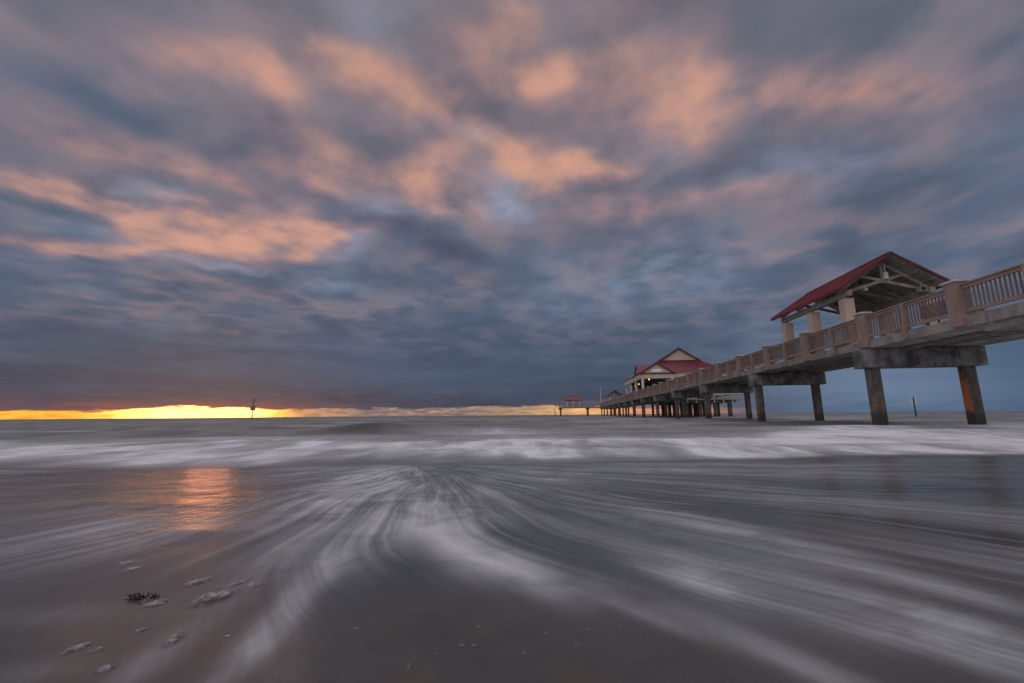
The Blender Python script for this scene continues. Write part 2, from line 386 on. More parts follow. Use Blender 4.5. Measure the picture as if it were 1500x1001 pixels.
xs = sinh_axis(561, 1.6, 90)
ys = np.concatenate([np.linspace(-25, 0.2, 26), np.linspace(0.3, 3.0, 200)[0:], np.geomspace(3.02, 10, 200), np.linspace(10.4, 60, 40)])
X, Y = np.meshgrid(xs, ys); Z = sand_z(X, Y)
px, py = project(X, Y, Z)
inview = sstep(Y, 0.2, 0.7)
fm = foam_mask(px, py)*inview
film = sstep(Y, 1.45, 2.8)*(0.25+0.75*sstep(fbm(X*0.5, Y*0.5, 3, 31), 0.3, 0.65))
film = film*(1-0.55*np.exp(-(((px-640)/230)**2+((py-850)/70)**2)))
film = np.maximum(film, 0.75*sstep(X, 0.6, 2.2)*sstep(Y, 1.0, 1.9))
film = film*(0.35+0.95*sstep(fbm(X*0.9+13, Y*0.9, 4, 35), 0.3, 0.68))
film = film*(1-0.8*np.exp(-(((px-310)/150)**2+((py-715)/60)**2)))*(1-0.8*np.exp(-(((px-1390)/280)**2+((py-705)/60)**2)))
fm = fm*(1-0.75*np.exp(-(((px-310)/90)**2+((py-730)/45)**2)))
rS = np.hypot(X-SX, Y-SY)
film = film*(0.25+0.75*sstep(rS, 0.5, 2.4))
beach = grid_object('beach', xs, ys, Z, beach_material(), {'foam': np.clip(fm,0,1), 'water': np.zeros_like(X), 'film': film}, flow(X, Y))
tag(beach, 'dark wet sand beach streaked with draining backwash foam', 'beach', kind='structure')

xs = sinh_axis(641, 1.8, 6500)
ys = np.concatenate([np.linspace(5.2, 12, 150), np.geomspace(12.06, 120, 200), np.geomspace(122, 6500, 70)])
X, Y = np.meshgrid(xs, ys)
Z = np.full_like(X, SEA)
def ridge(c, h, w, seed, wav=1.0, lean=0.0, patch=None):
    yc = c + lean*X + wav*(fbm(X/(c*0.5)+seed, X*0+seed, 3, seed)-0.5)*2
    d = (Y-yc)/w
    prof = np.where(d < 0, np.exp(-(d/0.55)**2), np.exp(-(d/1.3)**2))
    amp = 0.25 + 1.1*sstep(fbm(X/(c*0.35)+seed*3, X*0+0.3, 3, seed+4), 0.3, 0.7)
    return h*prof*amp
FOAMZ = np.zeros_like(X)
for c, h, w, sd in ((8.6,.05,.7,1),(11.0,.07,1.0,2),(14.5,.08,1.4,3),(19,.13,1.8,4),(25,.13,2.3,5),(33,.16,3,6),(45,.15,4,7),(62,.18,5,8),(85,.2,7,9),(120,.2,9,10)):
    Z += ridge(c, h, w, sd, 0.06*c)
# the dark hump of a wave left of centre, and the swell between the near piles
for cx, cy, sx, sy, h in ((-6.0,19.0,2.1,1.1,.27),(-7.6,21.5,1.3,1.0,.12),(-4.3,17.6,1.0,.8,.08),(-3.3,22,2.2,1.2,.16),(17,25,5.0,1.3,.22),(9.5,30,3,1.5,.2),(26,23,5,1.2,.16),(-16,25,6,1.5,.14)):
    d = (Y-cy)/sy
    Z += h*np.exp(-((X-cx)/sx)**2)*np.where(d < 0, np.exp(-(d/0.7)**2), np.exp(-(d/1.4)**2))
Z += 0.02*(fbm(X*0.8, Y*1.6, 3, 8)-0.5)*sstep(Y, 6, 9)
# front edge of the spent wave
edge = 6.6 + 0.75*sstep(X, 1.0, 7.0) - 0.35*sstep(-X, 1.0, 5.0) + 1.3*(fbm(X*0.45, X*0+2.2, 4, 77)-0.5)*(1-0.5*sstep(X, 2, 6))
lip = sstep(Y, edge-0.35, edge+0.25)
Z = np.where(Y < edge+0.9, (sand_z(X, Y)-0.03)*(1-lip) + np.minimum(Z, SEA+0.03)*lip, Z)
e = sstep(Y, edge-0.25, edge+1.6)
soft = 1-sstep(X, 1.5, 5.0)
shrp = sstep(Y, edge-0.05, edge+0.55)
e = e*soft + shrp*(1-soft)
bandtop = 12.2 + 5.5*sstep(X, 7, 13) + 1.5*(fbm(X*0.16, X*0+4.4, 3, 12)-0.5)*2
band = e*(1-sstep(Y, bandtop-2.0, bandtop+2.2))
fo = band*(0.35+1.25*sstep(fbm(X*0.7, Y*0.33, 4, 21),.22,.75))
fo = fo*(1-0.45*sstep(fbm(X*0.5+5, Y*0.4, 4, 26), 0.5, 0.7))
fo = fo + 0.55*np.exp(-((X+0.3)/2.6)**2-((Y-16.5)/2.4)**2) + 0.35*np.exp(-((X+9)/4.5)**2-((Y-14.5)/2.0)**2)
fo = fo + 0.5*np.exp(-((X-15)/6)**2-((Y-14.8)/2.6)**2) + 0.22*sstep(fbm(X*0.12, Y*0.30, 4, 41), 0.52, 0.72)*sstep(Y, 11, 15)*(1-sstep(Y, 60, 200))
fo = fo + 0.5*np.exp(-((Y-52-0.0*X)/4)**2)*sstep(X, 20, 34)*sstep(fbm(X*0.12, Y*0.05, 3, 51), 0.4, 0.6)
fo = fo + 0.45*np.exp(-((Y-edge-0.18)/0.12)**2)*(1-soft)
fo = fo + 0.5*np.exp(-((Y-19.5)/3.2)**2)*sstep(X, 10, 16)*(0.4+1.0*fbm(X*.5, Y*.3, 3, 66))
for (pu, pv) in ((22.1,14.5),(22.1,18.5)):
    w = pw(pu, pv, 0); fo = fo + 0.8*np.exp(-((X-w.x)/1.8)**2-((Y-w.y+0.7)/1.1)**2)
dark = np.exp(-((X+6.2)/2.1)**2-((Y-18.3)/1.2)**2)*(0.35+0.9*fbm(X*.8, Y*.8, 3, 91)) + 0.6*np.exp(-((X-17)/5)**2-((Y-24)/1.5)**2) + 0.5*np.exp(-((X-9)/3)**2-((Y-29)/2)**2)+0.35*np.exp(-((X-1.5)/1.2)**2-((Y-19)/1.2)**2)
dark = np.clip(dark, 0, 1)
fo = np.clip(fo*(1-0.8*dark)*(0.78+0.5*sstep(fbm(X*1.4, Y*0.5+3, 4, 71), 0.3, 0.7)), 0, 1)
sea = grid_object('sea', xs, ys, Z, sea_material(), {'foam': fo, 'water': sstep(Y, edge-0.2, edge+3.0)*(1+0.9*dark), 'film': np.zeros_like(X)}, flow(X, Y))
tag(sea, 'grey choppy sea with a band of white surf', 'sea', kind='structure')

# ------------------------------------------------------------------ pier
RZ = -AZ
pier = thing('fishing_pier', 'long concrete fishing pier with brown baluster railings running out to sea', 'pier', (0,0,0), RZ)
# pier-frame coordinates: x = across (to the right), y = along (out to sea)
DL, DR = 14.1, 18.95; ZT, ZB = 3.86, 3.50
U0, U1 = 7.0, 190.0
BENT0, SPAN = 22.1, 12.25
# deck spans, one per bay
edges = [U0] + [BENT0 + SPAN*k for k in range(0, 14)] + [U1]
for a, bb in zip(edges[:-1], edges[1:]):
    a2 = a + 0.006; b2 = bb - 0.006
    m = MB(); m.box(DL+0.02, DR-0.02, a2, b2, 3.70, ZT)
    sp = m.build('deck_slab', M['under'], pier)
    m = MB(); m.box(DL+0.003, DL+0.32, a2, b2, ZB, ZT+0.003); m.build('edge_beam', M['fascia'], pier, 0.012)
    m = MB(); m.box(DR-0.32, DR-0.003, a2, b2, ZB, ZT+0.003); m.build('edge_beam', M['fascia'], pier, 0.012)
    m = MB(); m.box(DL+0.325, DL+1.35, a2, b2, ZB+0.012, 3.697); m.build('flange_slab', M['under'], pier)
    m = MB(); m.box(DR-1.5, DR-0.325, a2, b2, ZB+0.012, 3.697); m.build('flange_slab', M['under'], pier)
    m = MB(); m.box(16.35, 16.62, a2, b2, ZB+0.05, 3.697); m.build('joist', M['under'], pier)
# a deeper stepped ledge under the near approach span
m = MB(); m.box(DL+0.22, DL+1.6, U0, 16.2, 3.26, ZB-0.004); m.build('stepped_ledge', M['fascia'], pier, 0.01)
# pipes slung in the recess
m = MB()
for v, z, r in ((15.75,3.50,.035),(15.95,3.46,.05),(16.9,3.53,.045)):
    for k in range(0, 5):
        a = 8 + k*4.0
        m.cyl((v, a, z), (v, a+3.97, z), r, n=10); m.cyl((v, a+3.85, z), (v, a+4.12, z), r*1.25, n=10)
m.build('conduit', M['pipe'], pier, smooth=False)
for k in range(6): MB().box(15.6, 17.1, 9+k*2.2, 9.05+k*2.2, 3.40, 3.43).build('pipe_hanger', M['pipe'], pier)
m = MB(); m.cyl((14.28,16.02,3.57),(14.45,15.72,3.42), 0.055, n=14); dp = m.build('drain_pipe', M['drain'], pier)
m = MB(); m.box(14.42,14.66,15.50,15.72,3.36,3.48); m.build('pipe_bracket', M['rust'], pier, 0.01)

for k in range(14):
    u = BENT0 + SPAN*k
    m = MB(); m.box(14.0, 19.05, u-0.45, u+0.45, 2.62, 3.49)
    if k < 3:
        for vv in (14.75, 16.2, 17.75): m.box(vv, vv+0.3, u-0.49, u-0.448, 2.70, 3.40)
    m.build('pile_cap', M['capbeam'], pier, 0.015)
    for j, v in enumerate((14.5, 18.5)):
        m = MB(); m.box(v-0.215, v+0.215, u-0.215, u+0.215, -1.6, 2.617)
        orange_left = (k == 0 and j == 1)
        o = m.build('pile', M['pile_orange' if orange_left else 'pile'], pier, 0.02)
        if orange_left: o['label'] = 'pile with bright orange patch on its left face'

# railings
PB = 4.93; P0 = 16.72
npost = int((U1 - 6.9 - P0)/PB) + 1
posts = [P0 + PB*k for k in range(-2, npost+1)]
posts = [p for p in posts if 7.2 < p < 189]
def heavy_post(u, side, near):
    v0, v1 = (13.93, 14.33) if side < 0 else (18.72, 19.12)
    m = MB(); m.box(v0, v1, u-0.24, u+0.24, 3.545, 5.14); o = m.build('railing_post', M['rail'], pier, 0.012 if near else 0)
    m = MB(); m.box(v0-0.07, v1+0.07, u-0.31, u+0.31, 5.142, 5.19); m.box(v0-0.045, v1+0.045, u-0.285, u+0.285, 5.19, 5.225)
    m.build('post_cap', M['cap'], o, 0.008 if near else 0)
    return o
nbal = 0; rest = MB()
def bal(m, v, y): m.box(v-0.024, v+0.024, y-0.019, y+0.019, 4.125, 4.87)
for k, u in enumerate(posts):
    heavy_post(u, -1, k < 8)
    if k+1 >= len(posts): break
    for (a, bb) in ((u+0.243, u+PB/2-0.083), (u+PB/2+0.083, u+PB-0.243)):
        m = MB(); vv = 14.16
        m.box(vv-0.10, vv+0.10, a, bb, 4.99, 5.04); m.box(vv-0.045, vv+0.045, a, bb, 4.86, 4.985)
        m.box(vv-0.05, vv+0.05, a, bb, 4.0, 4.13)
        pn = m.build('railing_panel', M['rail'], pier)
        n = 14; L = bb-a
        for q in range(n):
            y = a + (q+0.5)*L/n
            if nbal < 98 and bb > 12 and u < 40:
                mm = MB(); bal(mm, vv, y); mm.build('baluster', M['rail_dark'], pn); nbal += 1
            else: bal(rest, vv, y)
    m = MB(); m.box(14.02, 14.24, u+PB/2-0.08, u+PB/2+0.08, 3.58, 5.0); m.build('thin_post', M['rail'], pier, 0.008 if k < 8 else 0)
o = rest.build('baluster_row', M['rail_dark'], pier); o['kind'] = 'stuff'
# landward-hidden railing on the far side of the deck
m = MB(); mb = MB()
for k, u in enumerate(posts):
    m.box(18.72, 19.12, u-0.24, u+0.24, 3.545, 5.14); m.box(18.66, 19.18, u-0.3, u+0.3, 5.142, 5.22)
    if k+1 < len(posts):
        m.box(18.8, 19.0, u+0.243, u+PB-0.243, 4.94, 4.985); m.box(18.86, 18.95, u+0.243, u+PB-0.243, 3.98, 4.11)
        for q in range(28): y = u+0.3+q*0.155; mb.box(18.87, 18.94, y-0.02, y+0.02, 4.113, 4.937)
m.build('seaward_railing', M['rail'], pier); o = mb.build('seaward_baluster_row', M['rail_dark'], pier); o['kind'] = 'stuff'

# ------------------------------------------------------------------ shelters
def shelter(label, L, u, v, along, near, group='gabled shelters standing on the pier'):
    """open gable shelter. local x across (half width 2.45), local y along the ridge 0..L, z from the deck"""
    base = pw(u, v, ZT)
    root = thing('shelter', label, 'shelter', base, RZ if along else RZ + math.pi/2, group)
    hw = 2.45; ze = 3.02; zr = 4.66; sl = (zr-ze)/hw
    for s in (-1, 1):
        m = MB(); m.slab([(s*(hw+0.02),-0.05,ze-0.01),(s*(hw+0.02),L+0.05,ze-0.01),(0.0,L+0.05,zr+0.006),(0.0,-0.05,zr+0.006)], 0.035)
        n = int(L/0.42)
        for q in range(n+1):
            y = -0.04 + q*(L+0.08)/n
            m.bar((s*(hw+0.02), y, ze+0.012), (s*0.03, y, zr-0.015+0.03), 0.025, 0.04)
        m.build('roof_panel', M['roof'], root)
        m = MB(); m.slab([(s*(hw-0.03),0.0,ze-0.05),(s*(hw-0.03),L,ze-0.05),(s*0.01,L,zr-0.05),(s*0.01,0.0,zr-0.05)], 0.04)
        m.build('roof_decking', M['soffit'], root)
        m = MB(); m.bar((s*hw,-0.05,ze-0.085),(s*hw,L+0.05,ze-0.085),0.04,0.17); m.build('eave_trim', M['trim'], root)
        for y in (-0.07, L+0.07): MB().bar((s*(hw+0.03),y,ze-0.05),(s*0.0,y,zr-0.03),0.03,0.13).build('rake_trim', M['trim'], root)
        m = MB(); m.box(s*1.92-0.11, s*1.92+0.11, 0.3, L-0.3, 2.60, 2.88); m.build('eave_beam', M['truss'], root, 0.01 if near else 0)
        if near:      # purlins under the deck boards
            m = MB()
            for f in (0.25, 0.5, 0.75):
                x = s*hw*f; z = zr - sl*hw*f - 0.13
                m.bar((x, 0.02, z-0.02), (x, L-0.02, z-0.02), 0.05, 0.08)
            m.build('purlin', M['soffit'], root)
        ny = 3
        for q in range(ny):
            yc = 0.72 + q*(L-1.44)/(ny-1)
            m = MB(); m.box(s*1.9-0.24, s*1.9+0.24, yc-0.24, yc+0.24, 0.0, 2.50)
            m.build('column', M['column'], root, 0.015 if near else 0)
            m = MB(); m.box(s*1.92-0.07, s*1.92+0.07, yc-0.07, yc+0.07, 2.502, 2.598); m.build('post_stub', M['truss'], root)
    nt = 4 if near else 2
    for q in range(nt):
        y = 0.80 + q*(L-1.6)/(nt-1)
        m = MB()
        for s in (-1, 1):
            m.bar((s*2.25, y, ze-0.17+0.02), (s*0.03, y, zr-0.24), 0.10, 0.17)
            # scissor ties crossing under the ridge
            m.bar((s*1.95, y-0.012*s, 2.86), (s*-1.02, y-0.012*s, 3.72), 0.09, 0.15)
        m.bar((0, y-0.02, zr-0.3), (0, y-0.02, 3.30), 0.12, 0.10, up=(0,1,0))
        m.build('truss', M['truss'], root)
    m = MB(); m.bar((0,-0.06,zr+0.02),(0,L+0.06,zr+0.02),0.16,0.03); m.build('ridge_cap', M['trim'], root)
    return root

shelter('large open shelter with maroon gable roof nearest the beach', 7.45, 22.65, 16.5, True, True)
shelter('small distant gabled shelter just left of the pavilion with dark open truss', 7.0, 147, 16.6, True, False)
shelter('distant red roofed shelter seen side on at the far pier end', 6.9, 190.2, 6.5, False, False)

# fixtures in the near shelter
def lamp(name, label, u, v, ztop, zb, r, rodtop):
    t = thing(name, label, 'lamp', pw(u, v, zb), RZ, 'white cylinder lamps hung in the near shelter')
    m = MB(); m.cyl((0,0,0),(0,0,ztop-zb-0.03), r, r*0.93, 16); m.cyl((0,0,ztop-zb-0.03),(0,0,ztop-zb), r*0.93, r*0.55, 16)
    m.build('lamp_shade', M['white'], t)
    m = MB(); m.cyl((0,0,ztop-zb+0.001),(0,0,rodtop-zb), 0.035, 0.035, 10); m.build('stem', M['drain'], t)
lamp('hanging_lamp', 'larger white cylinder lamp hanging at the front gable of near shelter', 23.33, 16.62, 7.72, 7.33, 0.13, 8.24)
lamp('hanging_lamp', 'smaller pale cylinder lamp under left tie beam of near shelter', 23.6, 15.75, 7.12, 6.84, 0.11, 7.2)
t = thing('loudspeaker', 'small boxy loudspeaker under right eave of near shelter', 'loudspeaker', pw(23.2, 18.1, 6.55), RZ)
m = MB(); m.box(-.17,.17,-.10,.14,0,.30); m.build('housing', M['truss'], t, 0.012)
m = MB(); m.cyl((0,-.101,.15),(0,-.125,.15),.11,.095,18); m.build('speaker_cone', M['dark'], t)
m = MB(); m.bar((0,.02,.30),(0,.02,.62),.04,.04); m.build('mounting_arm', M['pipe'], t)

# perforated metal bench behind the railing
t = thing('bench', 'dark perforated metal bench behind the near railing', 'bench', pw(18.15, 14.72, ZT), RZ)
m = MB()
for k in range(23): y = -0.72 + k*0.065; m.bar((-0.13,y,0.42),(-0.2,y,0.92),0.018,0.018)
for k in range(10): z = 0.42+k*0.055; x = -0.13-0.07*(z-.42)/.5; m.bar((x,-0.75,z),(x,0.75,z),0.02,0.018)
m.build('backrest', M['mesh'], t)
m = MB()
for k in range(23): y = -0.72 + k*0.065; m.bar((-0.1,y,0.43),(0.36,y,0.43),0.018,0.018)
for k in range(8): x = -0.1+k*0.065; m.bar((x,-0.75,0.43),(x,0.75,0.43),0.018,0.018)
m.build('seat', M['mesh'], t)
for y in (-0.62, 0.62):
    m = MB(); m.bar((-0.08,y,0),(-0.1,y,0.42),0.05,0.05); m.bar((0.33,y,0),(0.33,y,0.42),0.05,0.05); m.bar((-0.08,y,0.03),(0.33,y,0.03),0.05,0.04); m.build('leg', M['mesh'], t)

# ------------------------------------------------------------------ pavilion
pav = thing('pavilion', 'cream pavilion with tall maroon gabled roof over the pier', 'building', (0,0,0), RZ)
pav.location = pw(94, 22.7, ZT)
OX, OY, OZ = 22.7, 94.0, ZT
def P(v, u, z): return (v-OX, u-OY, z-OZ)
def pbox(m, v0, v1, u0, u1, z0, z1): m.box(v0-OX, v1-OX, u0-OY, u1-OY, z0-OZ, z1-OZ)
eL, eR, zE, rV, rZ_ = 14.2, 31.2, 8.1, 22.7, 13.5
uF, uG, uGb, uB = 83.5, 88.0, 100.0, 104.5; gz = 11.0; gL, gR = 18.85, 26.55
def seam_roof(quad, n, name='roof_panel'):
    m = MB(); m.slab(quad, 0.12)
    q = [Vector(p) for p in quad]
    for k in range(n+1):
        f = k/n; a = q[0].lerp(q[1], f); bb = q[3].lerp(q[2], f)
        m.bar(a + Vector((0,0,0.03)), bb + Vector((0,0,0.03)), 0.05, 0.08)
    return m.build(name, M['roof'], pav)
seam_roof([P(eL,uF,zE),P(eL,uB,zE),P(gL,uGb,gz),P(gL,uG,gz)], 44)
seam_roof([P(gL,uG-.35,gz+.02),P(gL,uGb+.3,gz+.02),P(rV,uGb+.3,rZ_),P(rV,uG-.35,rZ_)], 26)
seam_roof([P(eR,uF,zE),P(eR,uB,zE),P(gR,uGb,gz),P(gR,uG,gz)], 44)
seam_roof([P(gR,uG-.35,gz+.02),P(gR,uGb+.3,gz+.02),P(rV,uGb+.3,rZ_),P(rV,uG-.35,rZ_)], 26)
seam_roof([P(eL,uF,zE),P(eR,uF,zE),P(gR,uG,gz),P(gL,uG,gz)], 36)
seam_roof([P(eL,uB,zE),P(eR,uB,zE),P(gR,uGb,gz),P(gL,uGb,gz)], 36)
m = MB(); m.prism([(gL-OX+.15,gz-OZ),(gR-OX-.15,gz-OZ),(0,rZ_-OZ-.15)], 'y', uG-OY-.02, uG-OY+.15); m.build('gable_wall', M['cream'], pav)
for g_ in (gL-.25, gR+.25): MB().bar(P(g_,uG-.36,gz-.12),P(rV,uG-.36,rZ_+.02),.10,.30).build('rake_trim', M['trim'], pav)
m = MB(); m.box(gL-OX+.1, gR-OX-.1, uG-OY-.12, uG-OY-.03, gz-OZ-.02, gz-OZ+.16); m.build('sill_trim', M['trim'], pav)
# entrance porch gable
pL, pR, pA, pz = 13.85, 20.45, 17.1, 9.99; pu = 82.5
seam_roof([P(pL,pu-.3,8.08),P(pL,92,8.08),P(pA,92,pz+.05),P(pA,pu-.3,pz+.05)], 20, 'porch_roof_panel')
seam_roof([P(pR,pu-.3,8.0),P(pR,92,8.0),P(pA,92,pz+.05),P(pA,pu-.3,pz+.05)], 20, 'porch_roof_panel')
m = MB(); m.prism([(pL+.35-OX,8.05-OZ),(pR-.35-OX,8.05-OZ),(pA-OX,pz-.1-OZ)], 'y', pu-OY-.02, pu-OY+.15); m.build('porch_gable_wall', M['cream'], pav)
for g_ in (pL-.05, pR+.05): MB().bar(P(g_,pu-.32,7.97),P(pA,pu-.32,pz+.05),.10,.24).build('rake_trim', M['trim'], pav)
m = MB(); pbox(m, pL-.1, pR+.1, pu-.16, pu-.03, 7.98, 8.2); m.build('porch_trim', M['trim'], pav)
m = MB(); pbox(m, 14.0, 31.0, pu, pu+.35, 7.15, 7.97); m.build('porch_beam', M['cream'], pav)
m = MB(); pbox(m, 14.0, 14.35, pu+.353, 104.0, 7.15, 7.97); m.build('side_beam', M['cream'], pav)
m = MB(); m.bar(P(eL-.05,pu-.2,8.05),P(eL-.05,uB,8.05),.08,.22); m.build('eave_trim', M['trim'], pav)
m = MB(); pbox(m, 14.4, 31.0, pu+.36, 104.0, 7.7, 7.78); m.build('ceiling', M['soffit'], pav)
# oval emblem, white with a scalloped lower rim (illegible at this distance)
m = MB(); n = 28
ring = [(17.1-OX+1.05*math.cos(a)*(1+.04*math.cos(6*a)), 8.62-OZ+.30*math.sin(a)*(1+.10*math.cos(5*a))) for a in [2*math.pi*k/n for k in range(n)]]
m.prism(ring, 'y', pu-OY-.11, pu-OY-.03); em = m.build('emblem', M['emblem'], pav)
m = MB(); ring2 = [(17.1-OX+.72*math.cos(2*math.pi*k/n), 8.60-OZ+.14*math.sin(2*math.pi*k/n)) for k in range(n)]
m.prism(ring2, 'y', pu-OY-.125, pu-OY-.111); m.build('emblem_panel', M['emblem'], em)
# left dormer
m = MB(); m.prism([(95.6-OY,9.6-OZ),(100.4-OY,9.6-OZ),(98-OY,11.25-OZ)], 'x', 16.1-OX, 16.25-OX); m.build('dormer_wall', M['cream'], pav)
m = MB(); m.slab([P(15.85,95.3,9.5),P(20.3,95.3,9.5),P(20.3,98,11.4),P(15.85,98,11.4)], .1); m.slab([P(15.85,100.7,9.5),P(20.3,100.7,9.5),P(20.3,98,11.4),P(15.85,98,11.4)], .1)
m.build('dormer_roof', M['roof'], pav)
for g_ in (95.25, 100.75): MB().bar(P(15.83,g_,9.45),P(15.83,98,11.42),.08,.2).build('rake_trim', M['trim'], pav)
# columns, walls, shop fronts
for v, u in ((14.45,82.72),(19.9,82.72),(25,82.72),(30.6,82.72),(14.3,89.5),(14.3,96.5),(14.3,103.2)):
    m = MB(); pbox(m, v-.2, v+.2, u-.2, u+.2, 3.87, 7.148); m.build('column', M['white'], pav)
m = MB(); pbox(m, 20.8, 30.8, 86.5, 86.7, 3.87, 7.695); pbox(m, 20.8, 21.0, 86.703, 103.8, 3.87, 7.695); pbox(m, 30.6, 30.8, 86.703, 103.8, 3.87, 7.695); m.build('wall', M['cream'], pav)
m = MB(); pbox(m, 15.2, 20.6, 103.6, 103.8, 3.87, 7.69); m.build('rear_screen', M['board'], pav)
for u in (88.5, 92.5, 96.5, 100.5):
    m = MB(); pbox(m, 20.7, 20.797, u-1.4, u+1.4, 4.7, 6.7); wn = m.build('window', M['white'], pav)
    m = MB(); pbox(m, 20.66, 20.698, u-1.25, u+1.25, 4.85, 6.55); m.build('pane', M['dark'], wn)
for v in (21.8, 24.6, 27.6):
    m = MB(); pbox(m, v, v+2.1, 86.42, 86.497, 4.7, 6.8); wn = m.build('window', M['white'], pav)
    m = MB(); pbox(m, v+.12, v+1.98, 86.38, 86.418, 4.85, 6.65); m.build('pane', M['dark'], wn)
for v, u, z in ((14.9,84.5,6.9),(15.8,83.4,6.95),(17.6,83.2,7.2),(15.1,91,6.6),(15.0,95,6.4)):
    m = MB(); m.cyl(P(v,u,z),P(v,u,z+.22),.13,.08,10); lb = m.build('lamp', M['bulb'], pav)
    m = MB(); m.cyl(P(v,u,z+.221),P(v,u,7.69),.02,n=6); m.build('lamp_cord', M['dark'], lb)

# lower viewing platform on the right of the pavilion
pf = thing('viewing_platform', 'lower fishing platform with pale railing seen under the pier deck', 'platform', pw(80, 25, 0), RZ)
def qbox(m, v0, v1, u0, u1, z0, z1): m.box(v0-25, v1-25, u0-80, u1-80, z0, z1)
m = MB(); qbox(m, 19.3, 30.2, 78.0, 104, 2.88, 3.06); m.build('deck', M['under'], pf)
for u in (79.2, 85.3, 91.4, 97.5):
    m = MB(); qbox(m, 19.5, 29.3, u-.35, u+.35, 2.42, 2.877); m.build('pile_cap', M['capbeam'], pf)
    for v in (21.0, 23.4, 26.0, 28.4):
        m = MB(); qbox(m, v-.28, v+.28, u-.28, u+.28, -1.6, 2.417); m.build('pile', M['pile'], pf)
m = MB(); qbox(m, 19.3, 30.2, 78.0, 78.12, 3.78, 4.06); qbox(m, 30.08, 30.2, 78.123, 104, 3.78, 4.06); qbox(m, 30.1, 30.18, 78.123, 104, 3.32, 3.40); qbox(m, 26.5, 30.077, 78.02, 78.1, 3.32, 3.40)
m.build('rail', M['white_old'], pf)
for k in range(8):
    v = 19.6 + k*1.5
    m = MB(); qbox(m, v-.09, v+.09, 78.14, 78.3, 2.4 if k < 7 else 2.6, 3.777); m.build('rail_post', M['white_old'], pf)
for k in range(9):
    u = 80.5 + k*2.8
    m = MB(); qbox(m, 30.21, 30.36, u-.09, u+.09, 2.5, 3.9); m.build('rail_post', M['white_old'], pf)

# ------------------------------------------------------------------ far end of the pier
hd = thing('pier_head', 'low open platform crossing the far end of the pier', 'platform', pw(191.5, 6, 0), RZ)
def hbox(m, v0, v1, u0, u1, z0, z1): m.box(v0-6, v1-6, u0-191.5, u1-191.5, z0, z1)
m = MB(); hbox(m, -3.2, 26, 189.1, 196, 3.40, 3.90); m.build('deck', M['fascia'], hd)
m = MB(); hbox(m, -3.2, 26, 189.2, 189.35, 4.92, 5.05); hbox(m, -3.2, -3.05, 189.353, 196, 4.92, 5.05); hbox(m, -3.2, 26, 195.8, 195.95, 4.92, 5.05); hbox(m, -3.2, 14, 189.22, 189.33, 3.98, 4.1); m.build('rail', M['rail'], hd)
m = MB()
for k in range(60): v = -2.9+k*0.3; hbox(m, v-.03, v+.03, 189.24, 189.31, 4.103, 4.917)
o = m.build('baluster_row', M['rail_dark'], hd)
for k in range(13):
    v = -3.1 + k*2.4; m = MB(); hbox(m, v-.11, v+.11, 188.95, 189.1, 3.5, 5.12); m.build('railing_post', M['rail'], hd)
for v in (-2.6, 9.3, 21):
    for u in (190.3, 194.8):
        m = MB(); hbox(m, v-.75, v+.75, u-.5, u+.5, 2.75, 3.447); m.build('pile_cap', M['capbeam'], hd)
        m = MB(); hbox(m, v-.33, v+.33, u-.33, u+.33, -1.6, 2.747); m.build('pile', M['pile'], hd)

t = thing('light_pole', 'slim pale light pole rising near the far pier end', 'pole', pw(182.5, 14.45, ZT), RZ)
m = MB(); m.cyl((0,0,0),(0,0,8.2),.16,.09,10); m.build('pole', M['white'], t)
m = MB(); m.cyl((0,0,0),(0,0,.25),.28,.24,10); m.build('base', M['cap'], t)

t = thing('leaning_post', 'thin dark post leaning in the water left of the far pier end', 'post', pw(186, -4.3, 0), RZ)
m = MB(); m.cyl((0.1,0,-1.0),(-1.15,0,3.35),.17,.12,10); m.build('post', M['darkwood'], t)

# channel markers
s = 150/627.0
t = thing('channel_marker', 'dark marker post with small square board against the sunset glow', 'marker', (-91.0, 150, 0), 0.55)
m = MB(); m.cyl((0,0,-1.5),(0.12,0,6.6),.20,.13,12); m.build('pole', M['darkwood'], t)
m = MB(); m.box(-.80,.80,-.30,-.24,2.85,4.35); m.box(-.86,.86,-.238,-.16,4.25,4.42); m.build('sign_board', M['board'], t, 0.02)
m = MB(); m.cyl((0.12,0,6.6),(0.12,0,6.95),.20,.14,12); m.build('top_cap', M['darkwood'], t)
t = thing('channel_marker', 'dark green marker post with pale top between the near piles', 'marker', (56.3, 60, 0), -0.5)
m = MB(); m.cyl((0.02,0,-1.2),(-.05,0,1.9),.115,.075,12); m.build('pole', M['green'], t)
m = MB(); m.box(-.34,.24,-.085,-.055,1.45,2.55); m.build('sign_board', M['drain'], t, 0.01)
m = MB(); m.box(-.115,.015,-.16,-.08,1.30,2.60); m.build('sign_spine', M['green'], t)

